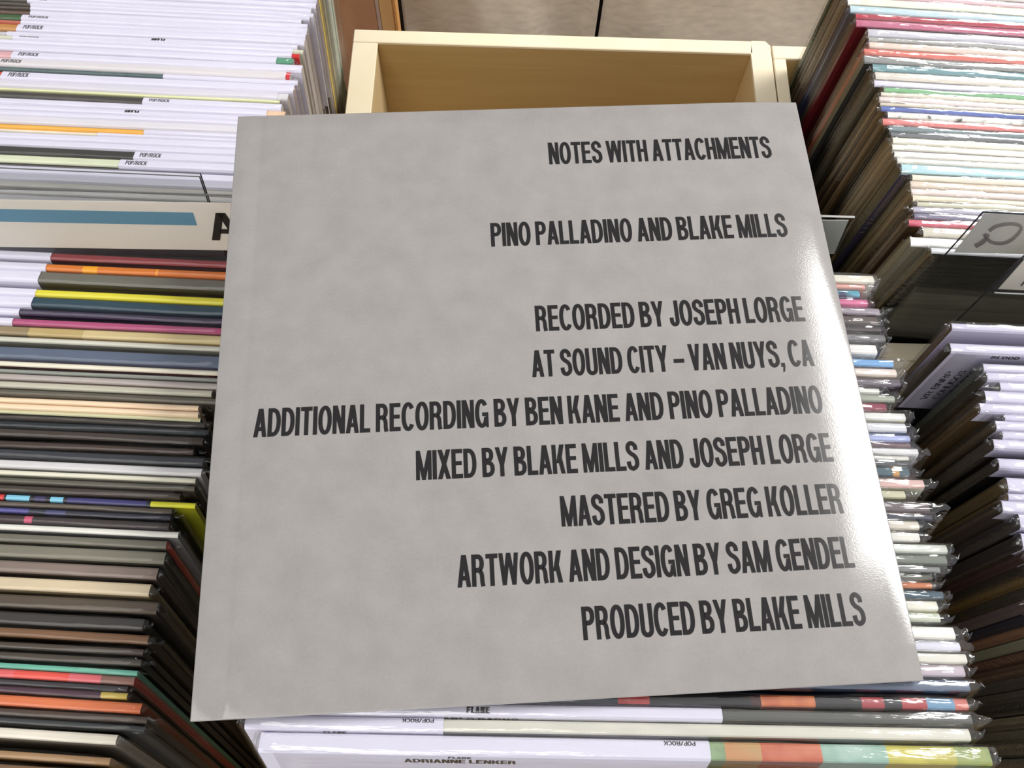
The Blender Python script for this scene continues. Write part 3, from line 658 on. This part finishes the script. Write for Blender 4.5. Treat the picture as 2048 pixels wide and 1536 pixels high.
# ---- right, rear crate (v read at the left ends)
ZR = [(0, -.06), (1536, -.06)]
YR = [(0, -2.6), (500, -1.6), (1536, -1.6)]
LER = [(0, -2.5), (1536, -1.5)]
ER = [(-60, 1680), (0, 1692), (40, 1711), (80, 1735), (150, 1748), (220, 1762), (280, 1785), (340, 1802), (360, 1822), (410, 1835), (460, 1840), (505, 1860)]
def rr_(v, desc, mark, c, sp, **k):
    if 'fc' not in k: k['fc'] = sp
    return pl(v, desc, mark, c, sp=sp, **k)
RR = [
 rr_(-42, 'deep green-sided record', 'green-sided one', (150, 160, 150), (22, 44, 26)), rr_(-30, 'grey-sided record at the back', 'grey-sided one', (200, 196, 190), (96, 86, 70)),
 rr_(-18, 'taupe record near the top edge', 'taupe one', (206, 200, 196), (84, 66, 52)), rr_(-8, 'pink-topped record at the upper edge', 'pink-topped one', (226, 190, 196), (110, 96, 76)),
 rr_(3, 'ivory record with crumpled plastic corner', 'ivory crumpled one', (230, 230, 212), (96, 76, 60), end=1695),
 rr_(19, 'ice-blue record', 'ice-blue one', (190, 214, 222), (24, 40, 84), end=1700),
 rr_(34, 'crimson record', 'crimson one', (176, 52, 70), (86, 72, 54), end=1711),
 rr_(46, 'rose-magenta record', 'rose-magenta one', (190, 104, 132), (96, 16, 24), end=1712, f=.6),
 rr_(63, 'silvery lavender record', 'silvery lavender one', (198, 196, 206), (110, 88, 70), end=1735, fc=(70, 50, 70)),
 rr_(79, 'ash-grey record', 'ash-grey one', (170, 170, 166), (80, 52, 40), end=1737),
 rr_(89, 'blush-cream record', 'blush-cream one', (226, 206, 192), (150, 60, 36), end=1738),
 rr_(103, 'terracotta-red record', 'terracotta one', (214, 114, 100), (180, 84, 58), end=1728),
 rr_(117, 'smoke-grey record with glittering edge', 'smoke-grey one', (140, 142, 140), (120, 110, 84), end=1728, fc=(54, 54, 52)),
 rr_(133, 'dark turquoise record', 'dark turquoise one', (110, 150, 156), (16, 15, 13), end=1745, fc=(24, 40, 54)),
 rr_(148, 'sand-white record', 'sand-white one', (216, 208, 196), (100, 88, 68), end=1750, fc=(46, 40, 56)),
 rr_(165, 'lavender-white record above the green one', 'lavender one', (218, 214, 230), (84, 78, 62), end=1748),
 rr_(178, 'leaf-green record', 'leaf-green one', (128, 182, 132), (96, 78, 56), end=1768),
 rr_(188, 'warm ivory record', 'warm ivory one', (228, 222, 206), (80, 62, 48), end=1762), rr_(197, 'rose-tinted white record', 'rose-tinted one', (228, 212, 210), (110, 90, 62), end=1758),
 rr_(209, 'beige record behind the royal-blue one', 'beige one', (214, 204, 184), (70, 56, 46), end=1760),
 rr_(216, 'royal-blue record', 'royal-blue one', (90, 110, 182), (96, 76, 54), end=1762),
 rr_(226, 'white record sprinkled with black marks', 'black-sprinkled one', ('print', ((60, 60, 56), (224, 224, 214), (230, 230, 222), (226, 226, 216)), 120, 'sp'), (60, 48, 56), end=1775, fc=(200, 200, 190)),
 rr_(240, 'watermelon-red record', 'watermelon one', (222, 128, 124), (110, 88, 58), end=1765),
 rr_(254, 'blue-grey record', 'blue-grey one', (120, 136, 140), (30, 30, 24), end=1778, fc=(24, 32, 36)),
 rr_(266, 'graphite-topped record', 'graphite-topped one', (110, 112, 116), (18, 17, 14), end=1782, fc=(30, 34, 38)),
 rr_(277, 'broad ivory-white record', 'broad ivory one', (234, 230, 214), (142, 124, 94), end=1785), rr_(291, 'milk-white record', 'milk-white one', (236, 232, 222), (134, 116, 86), end=1784),
 rr_(304, 'pearl-white record', 'pearl-white one', (234, 232, 226), (122, 106, 78), end=1788), rr_(317, 'thin chalky record', 'thin chalky one', (226, 224, 216), (110, 96, 70), end=1794),
 rr_(329, 'pale aqua record', 'pale aqua one', (180, 216, 222), (74, 72, 52), end=1802, fc=(70, 66, 96)),
 rr_(349, 'eggshell record', 'eggshell one', (230, 222, 204), (70, 66, 44), end=1824), rr_(362, 'oatmeal record', 'oatmeal one', (222, 206, 188), (96, 84, 58), end=1820),
 rr_(377, 'shell-pink white record', 'shell-pink one', (232, 218, 214), (128, 110, 76), end=1822), rr_(390, 'vanilla record', 'vanilla one', (228, 220, 198), (118, 98, 66), end=1825),
 rr_(403, 'thin sand-coloured record', 'thin sand one', (206, 204, 180), (88, 74, 48), end=1834),
 rr_(413, 'lavender-grey record with clear overhang', 'overhanging lavender one', (182, 178, 196), (70, 50, 36), end=1826, ext=.007), rr_(426, 'dark lavender record', 'dark lavender one', (120, 116, 140), (46, 30, 24), end=1828),
 rr_(439, 'raspberry-red record', 'raspberry one', (206, 92, 112), (80, 58, 40), end=1817), rr_(453, 'flax-coloured record', 'flax one', (206, 200, 184), (100, 82, 54), end=1845, f=.8),
 rr_(474, 'bright white record with tall pale side', 'tall pale-sided one', (232, 232, 230), (128, 124, 106), end=1820, f=.85),
 rr_(493, 'frontmost record with large black cover', 'black-cover one', (214, 216, 220), (116, 104, 76), end=1862, fc=(30, 30, 27), f=.8, t=.004),
]
row(RR, 1850, ZR, YR, LER, ER, 'l', 'records in the rear right crate', ', rear right crate', 14, extra=.0035, frac=.8)

rec = ALL[-1]; zb = aty(1900, 668, YD + .004).z - rec.location.z; zt_ = aty(1900, 628, YD + .004).z - rec.location.z
mesh_obj('printed_band', [(.0, -.0053, zb), (L_ := .3125, -.0053, zb), (L_, -.0053, zt_ - .004), (.0, -.0053, zt_)], [(0, 1, 2, 3)], card((84, 86, 76), .3, .1, .5), rec)
# ---- right, front crate: lavender labels reaching to the jackets' left ends
ZQ = [(0, -.055), (1536, -.055)]
YQ = [(600, -1.2), (1100, -2.2), (1536, -2.5)]
LEQ = [(600, 4), (900, 2), (1536, 1)]
EQ = [(650, 1900), (700, 1898), (740, 1968), (800, 1968), (860, 1990), (900, 1987), (1000, 2005), (1040, 2036), (1120, 2060), (1536, 2100)]
LV = (200, 196, 216)
def qq(v, desc, mark, sp, **k):
    k.setdefault('lab', (None, None)); k.setdefault('drop', .075 if v < 720 else .012); k.setdefault('fc', sp); return pl(v, desc, mark, LV, sp=sp, **k)  # dark faces and short label drop stand in for shade deep between records
QQ = [
 qq(650, 'first lavender-labelled record behind the dark cover', 'rearmost labelled one', (88, 70, 54), end=1902, t=.0042),
 qq(690, 'labelled record showing printed name on lavender sheet', 'name-printed one', (34, 32, 34), end=1899, t=.0058, tx=[('BLOOD', 1984, 'front', .0165, .0032, .16), ('', 1984, 'hand', 0, 0)]),
 qq(728, 'lavender-labelled record with crumpled pointed tip', 'pointed-tip one', (84, 96, 90), end=1965, ext=.006), qq(745, 'lavender-labelled record with glassy folded tip', 'glassy-tip one', (70, 66, 56), end=1972, ext=.006),
 qq(763, 'lavender-labelled record set back with long clear tip', 'long-tip one', (74, 68, 58), end=1998, ext=.010), qq(782, 'lavender-labelled record with squared silver tip', 'squared-tip one', (60, 50, 36), end=1968, ext=.007),
 qq(807, 'lavender-labelled record with dented plastic corner', 'dented-corner one', (96, 76, 50), end=1958), qq(827, 'lavender-labelled record with dark twisted tip', 'twisted-tip one', (50, 44, 38), end=2008, ext=.006),
 qq(841, 'lavender-labelled record with square glossy end', 'glossy-end one', (92, 80, 62), end=1990), qq(861, 'lavender-labelled record with pinched end', 'pinched-end one', (66, 56, 48), end=2003),
 qq(878, 'broad pale-labelled record with pale glare', 'glare one', (56, 48, 42), end=1985, t=.0056), qq(916, 'broad labelled record with bulging silver corner', 'bulging-corner one', (30, 28, 26), end=1995, t=.006, ext=.004),
 qq(954, 'labelled record with yellowish plastic corner', 'yellowish-corner one', (104, 88, 56), end=2012), qq(985, 'thin lavender-labelled record with ochre side', 'ochre-sided one', (120, 98, 60), end=2015),
 qq(1000, 'lavender-labelled record with umber side', 'umber-sided one', (64, 54, 46), end=2002), qq(1025, 'white-labelled record with slate side', 'slate-sided one', (66, 62, 64), end=2036),
 qq(1064, 'white-labelled record with soot-coloured side', 'soot-sided one', (46, 42, 42), end=2041), qq(1096, 'record with dark red side line', 'red-lined one', (70, 44, 44)),
 qq(1120, 'record with black-brown side', 'black-brown sided one', (52, 44, 38)),
 qq(1142, 'record with side striped ochre, green, red and blue', 'striped-side one', (110, 84, 40)), qq(1166, 'record with dark lettered side', 'lettered-side one', (50, 44, 36)),
 qq(1190, 'record with mauve-grey side', 'mauve-sided one', (98, 84, 84)), qq(1218, 'record with navy side', 'navy-sided one', (34, 36, 54)),
 qq(1242, 'record with brick-brown side', 'brick-sided one', (124, 84, 62)), qq(1264, 'record with sage-white side', 'sage-sided one', (140, 138, 114)),
 qq(1288, 'record with maroon-brown side', 'maroon-sided one', (86, 52, 44)), qq(1314, 'record with chestnut side', 'chestnut-sided one', (80, 56, 44)),
 qq(1340, 'record with dark grey side', 'grey side one', (64, 58, 52)), qq(1366, 'record with smoky brown side', 'smoky-sided one', (70, 62, 54)),
 qq(1392, 'record with ebony side', 'ebony-sided one', (40, 36, 32)), qq(1420, 'record with pale umber side', 'pale umber-sided one', (84, 76, 62)),
 qq(1448, 'record with olive-grey side', 'olive side one', (84, 80, 64)), qq(1478, 'record with black side', 'black-sided one', (36, 34, 30)), qq(1508, 'record with dark taupe side', 'taupe-sided one', (70, 62, 52)),
]
row(QQ, 1990, ZQ, YQ, LEQ, EQ, 'l', 'records in the front right crate', ', front right crate', 15, extra=.0045, frac=.8)

# ------------------------------------------------------------------ clear dividers with their heading cards
def sheet(name, parent, A, B, down, th, mat):
    """upright sheet: top edge A->B, going along vector down"""
    A, B, dn = Vector(A), Vector(B), Vector(down); n = (B - A).cross(dn).normalized() * (th / 2)
    c = [A, B, B + dn, A + dn]; V = [p - n for p in c] + [p + n for p in c]
    return mesh_obj(name, V, [(0, 1, 2, 3), (7, 6, 5, 4), (0, 4, 5, 1), (1, 5, 6, 2), (2, 6, 7, 3), (3, 7, 4, 0)], mat, parent)
def rod(name, parent, A, B, r, mat):
    A, B = Vector(A), Vector(B); d = (B - A).normalized(); s = d.orthogonal().normalized() * r; q = d.cross(s).normalized() * r
    V = [P + s * math.cos(a) + q * math.sin(a) for P in (A, B) for a in (0.78, 2.36, 3.93, 5.5)]
    return mesh_obj(name, V, [(0, 1, 2, 3), (7, 6, 5, 4)] + [(i, 4 + i, 4 + (i + 1) % 4, (i + 1) % 4) for i in range(4)], mat, parent)

def backlit_paper(name, rgb, k):
    m = card(rgb, .4, .02, .4, name).copy(); m.name = name; nt = m.node_tree
    out = [n for n in nt.nodes if n.type == 'OUTPUT_MATERIAL'][0]; b = nt.nodes['Principled BSDF']
    tr = nt.nodes.new('ShaderNodeBsdfTranslucent'); tr.inputs[0].default_value = (*lin(rgb), 1); mx = nt.nodes.new('ShaderNodeMixShader'); mx.inputs[0].default_value = k
    nt.links.new(b.outputs[0], mx.inputs[1]); nt.links.new(tr.outputs[0], mx.inputs[2]); nt.links.new(mx.outputs[0], out.inputs[0])
    return m
CARDM = backlit_paper('thin_white_card', (248, 243, 234), .5)
def dn(deg): return Vector((0, -math.sin(math.radians(deg)), -math.cos(math.radians(deg))))
# left heading: rear clear sheet, then the sheet with the striped card
zt = -.012
d1 = thing('record_divider', 'clear acrylic divider sheet just behind the blue-striped heading card', 'divider', at(200, 344, zt) - Vector((0, 0, .3)), group='clear acrylic dividers')
def rel(o, P): return Vector(P) - Vector(o.location)
B1 = at(400, 350, zt); A1 = B1 + Vector((-.31, .006, 0)); dv = dn(13) * .26
sheet('clear_sheet', d1, rel(d1, A1), rel(d1, B1), dv, .0024, ACRYL)
for off in (-.0011, .0011):
    o_ = Vector((0, off, 0)); rod('sheet_edge', d1, rel(d1, A1 + o_), rel(d1, B1 + o_), .0004, EDGE); rod('sheet_edge', d1, rel(d1, B1 + o_), rel(d1, B1 + o_ + dv * .3), .0004, EDGE)
d2 = thing('record_divider', 'clear divider holding white heading card with light blue stripe', 'divider', at(200, 384, zt) - Vector((0, 0, .3)), group='clear acrylic dividers')
A2 = at(-120, 374, zt); B2 = A2 + (at(470, 391, zt) - A2) * 1.02; dv2 = dn(13); ex = (B2 - A2).normalized()
sheet('clear_sheet', d2, rel(d2, A2), rel(d2, B2), dv2 * .26, .0024, ACRYL)
rod('sheet_edge', d2, rel(d2, A2), rel(d2, B2), .0005, EDGE)
nrm = ex.cross(dv2).normalized()
if nrm.z < 0: nrm = -nrm
def on_plane(u, v, P0, n):
    a, b = (u - 1024) / F, (v - 768) / F
    d = Vector([RW[0][i] * a + RW[1][i] * b + RW[2][i] for i in range(3)])
    return CAM + d * ((P0 - CAM).dot(n) / d.dot(n))
def card_poly(name, parent, px, P0, n, lift, mat, th=.0004):
    q = [on_plane(u, v, P0 + n * lift, n) for u, v in px]; q = [rel(parent, p) for p in q]
    k = len(q); V = q + [p - n * th for p in q]
    return mesh_obj(name, V, [list(range(k)), list(range(2 * k - 1, k - 1, -1))] + [(i, i + k, (i + 1) % k + k, (i + 1) % k) for i in range(k)], mat, parent)
crd = card_poly('heading_card', d2, [(-120, 398), (478, 407), (470, 501), (-120, 492)], A2, nrm, .0017, CARDM)
bs = card_poly('blue_stripe', d2, [(-120, 416), (386, 425.5), (394, 451), (-120, 441)], A2, nrm, .00185, backlit_paper('blue_print', (124, 172, 196), .4), .0001)
bs.parent = crd
# black letter A of the heading, on the card
LA = card((32, 28, 26), .4, .02)
for pg in ([(423.6, 480.6), (431, 425.7), (447, 425.9), (440, 480.8)], [(434, 425.8), (450, 426), (482, 472), (464, 472)], [(439, 458), (468, 459), (468, 468), (439, 467)]):
    q = [on_plane(u, v, A2 + nrm * .00195, nrm) for u, v in pg]
    if pg[0][0] < 424: LV_, LF_ = [], []
    LF_.append(list(range(len(LV_), len(LV_) + 4))); LV_ += [rel(d2, p) for p in q]
mesh_obj('lettering', LV_, LF_, LA, crd)

# small clear divider whose corner shows past the jacket's right edge
zt3 = -.0085
B3 = at(1709, 434, zt3)
d3 = thing('record_divider', 'clear divider corner poking out right of the grey jacket', 'divider', B3 - Vector((.15, 0, .31)), group='clear acrylic dividers')
A3 = B3 + Vector((-.30, .002, 0)); dv3 = dn(8)
sheet('clear_sheet', d3, rel(d3, A3), rel(d3, B3), dv3 * .29, .0024, ACRYL)
rod('sheet_edge', d3, rel(d3, A3), rel(d3, B3), .0007, card((190, 190, 186), .2, .02, .8))
n3 = (B3 - A3).normalized().cross(dv3).normalized(); n3 = n3 if n3.z > 0 or n3.y < 0 else -n3
card_poly('heading_card', d3, [(1560, 440), (1697, 441), (1668, 508), (1540, 506)], A3, n3, -.002, card((176, 176, 172), .5, .03))

# right headings: two leaning clear sheets in front of the black-covered record
def right_div(label, tl, yy, lean, card_px, edge_len, cardmat):
    A = aty(tl[0], tl[1], yy); o = thing('record_divider', label, 'divider', A + Vector((.15, 0, -.32)), group='clear acrylic dividers')
    B = A + Vector((.30, -.008, 0)); d = dn(lean)
    sheet('clear_sheet', o, rel(o, A), rel(o, B), d * .30, .0024, ACRYL)
    rod('sheet_edge', o, rel(o, A), rel(o, B), .0006, EDGE); rod('sheet_edge', o, rel(o, A), rel(o, A + d * edge_len), .0006, EDGE)
    n = (B - A).normalized().cross(d).normalized(); n = n if n.y < 0 else -n
    c = card_poly('heading_card', o, card_px, A, n, -.0022, cardmat)
    return o, A, n, c, d
GC = backlit_paper('greyed_card', (222, 220, 216), .5)
o4, A4, n4, c4, d4 = right_div('clear divider with greyed reversed heading card at right', (1966, 424), YD, 0.5, [(1970, 427), (2300, 432), (2260, 513), (1908, 505)], .065, GC)
SH = card((140, 130, 128), .5, .03)
def blob(parent, pts, s, A, n, lift, mat, root):
    P = stroke(catmull(pts, 5), s); V = []; Fc = []
    for i, p in enumerate(P):
        b = len(V); V += [rel(root, on_plane(x, y, A + n * (lift + (i % 2) * 1e-5), n)) for x, y in p]; Fc.append([b, b + 1, b + 2, b + 3])
    return mesh_obj('lettering', V, Fc, mat, parent)
blob(c4, [(1950, 493), (1968, 482), (1976, 468)], 9, A4, n4, -.0019, SH, o4)
blob(c4, [(1968, 468), (1982, 484), (2010, 486), (2032, 472), (2042, 455), (2025, 448), (1995, 452), (1978, 462)], 7, A4, n4, -.0019, SH, o4)
o5, A5, n5, c5, d5 = right_div('clear divider with pale heading card below the greyed one', (2052, 508), YD - .020, 0.5, [(2056, 512), (2300, 520), (2240, 590), (1997, 578)], .10, CARDM)
blob(c5, [(2042, 572), (2052, 560)], 3, A5, n5, -.0019, INK, o5)
P1 = on_plane(1989, 585, A5, n5); rod('sheet_edge', o5, rel(o5, P1), rel(o5, P1 + Vector((.2, -.005, 0))), .0005, card((220, 220, 214), .2, .02, .8))

# ------------------------------------------------------------------ the grey record jacket lying on top
lp = thing('record_jacket', 'large grey album jacket with black capitals lying across the records', 'record', (0, 0, 0), (0, 0, math.radians(4.1)))
def grey():
    m = bpy.data.materials.new('grey_printed_board'); m.use_nodes = True; nt = m.node_tree; b = nt.nodes['Principled BSDF']
    b.inputs['Roughness'].default_value = .11; b.inputs['Specular IOR Level'].default_value = .7
    tc = nt.nodes.new('ShaderNodeTexCoord')
    n1 = nt.nodes.new('ShaderNodeTexNoise'); n1.inputs['Scale'].default_value = 60; n1.inputs['Detail'].default_value = 6
    n2 = nt.nodes.new('ShaderNodeTexNoise'); n2.inputs['Scale'].default_value = 700; n2.inputs['Detail'].default_value = 4
    mx = nt.nodes.new('ShaderNodeMath'); mx.operation = 'MULTIPLY_ADD'; mx.inputs[1].default_value = .45
    r = nt.nodes.new('ShaderNodeValToRGB'); r.color_ramp.elements[0].position = .45; r.color_ramp.elements[1].position = .95
    r.color_ramp.elements[0].color = (*lin((144, 140, 137)), 1); r.color_ramp.elements[1].color = (*lin((155, 151, 148)), 1)
    nt.links.new(tc.outputs['Object'], n1.inputs['Vector']); nt.links.new(tc.outputs['Object'], n2.inputs['Vector'])
    nt.links.new(n2.outputs['Fac'], mx.inputs[0]); nt.links.new(n1.outputs['Fac'], mx.inputs[2]); nt.links.new(mx.outputs[0], r.inputs[0])
    nt.links.new(r.outputs[0], b.inputs['Base Color'])
    bp = nt.nodes.new('ShaderNodeBump'); bp.inputs['Strength'].default_value = .16; bp.inputs['Distance'].default_value = .00012
    n3 = nt.nodes.new('ShaderNodeTexNoise'); n3.inputs['Scale'].default_value = 1300; n3.inputs['Detail'].default_value = 3
    nt.links.new(tc.outputs['Object'], n3.inputs['Vector']); nt.links.new(n3.outputs['Fac'], bp.inputs['Height']); nt.links.new(bp.outputs[0], b.inputs['Normal'])
    return m
GREY = grey()
S = .315; N = 42
def zw(x, y):
    """slight sag of the board towards its right edge and the crease beside the spine"""
    e = max(0, (x - .272) / .043); c = math.exp(-((x - .0135) / .0022) ** 2)
    return -.0016 * e * e - .0003 * c
def jk():
    xs = sorted(set([0, .0004] + [S * i / N for i in range(1, N)] + [.0105, .0125, .0135, .0145, .0165, S - .0004, S])); ys = [0, .0004] + [S * i / 20 for i in range(1, 20)] + [S - .0004, S]
    V = []; Fc = []; fm = []; n = len(ys); T = .0034
    for x in xs:
        for y in ys:
            edge = min(x, S - x, y, S - y) < 1e-6
            V.append((x, y, zw(x, y) - (.00015 if edge else 0)))
    top = len(V)
    for x in xs:
        for y in ys: V.append((x, y, zw(x, y) - T))
    for i in range(len(xs) - 1):
        for j in range(n - 1):
            a = i * n + j; Fc.append((a, a + n, a + n + 1, a + 1)); fm.append(0)
            Fc.append((top + a, top + a + 1, top + a + n + 1, top + a + n)); fm.append(0)
    m = len(xs)
    for i in range(m - 1):
        for j, fl_ in ((0, 0), (n - 1, 1)):
            a, b = i * n + j, (i + 1) * n + j; q = (a, top + a, top + b, b); Fc.append(q[::-1] if fl_ else q); fm.append(1)
    for j in range(n - 1):
        for i, fl_ in ((0, 1), (m - 1, 0)):
            a, b = i * n + j, i * n + j + 1; q = (a, top + a, top + b, b); Fc.append(q[::-1] if fl_ else q); fm.append(1)
    o = mesh_obj('jacket', V, Fc, [GREY, card((206, 202, 198), .5, .05)], lp, fm, smooth=False)
    for p in o.data.polygons: p.use_smooth = (p.material_index == 0)
    return o
jk()
LPI = card((26, 23, 22), .2, .04, .45)
LINES = [('NOTES WITH ATTACHMENTS', 170.8, 276.3), ('PINO PALLADINO AND BLAKE MILLS', 136.7, 225.5), ('RECORDED BY JOSEPH LORGE', 157.0, 175.3),
         ('AT SOUND CITY – VAN NUYS, CA', 153.5, 150.4), ('ADDITIONAL RECORDING BY BEN KANE AND PINO PALLADINO', 19.1, 125.3), ('MIXED BY BLAKE MILLS AND JOSEPH LORGE', 95.9, 100.5),
         ('MASTERED BY GREG KOLLER', 162.3, 75.2), ('ARTWORK AND DESIGN BY SAM GENDEL', 113.7, 49.9), ('PRODUCED BY BLAKE MILLS', 168.0, 24.3)]
for txt, x0, y0 in LINES:
    o = text_obj('lettering_line', txt, lp, (x0 / 1000, y0 / 1000, 0), (1, 0, 0), (0, 1, 0), (294.6 - x0) / 1000, .01445, LPI)
    for v in o.data.vertices: v.co.z += zw(v.co.x, v.co.y) + .00012
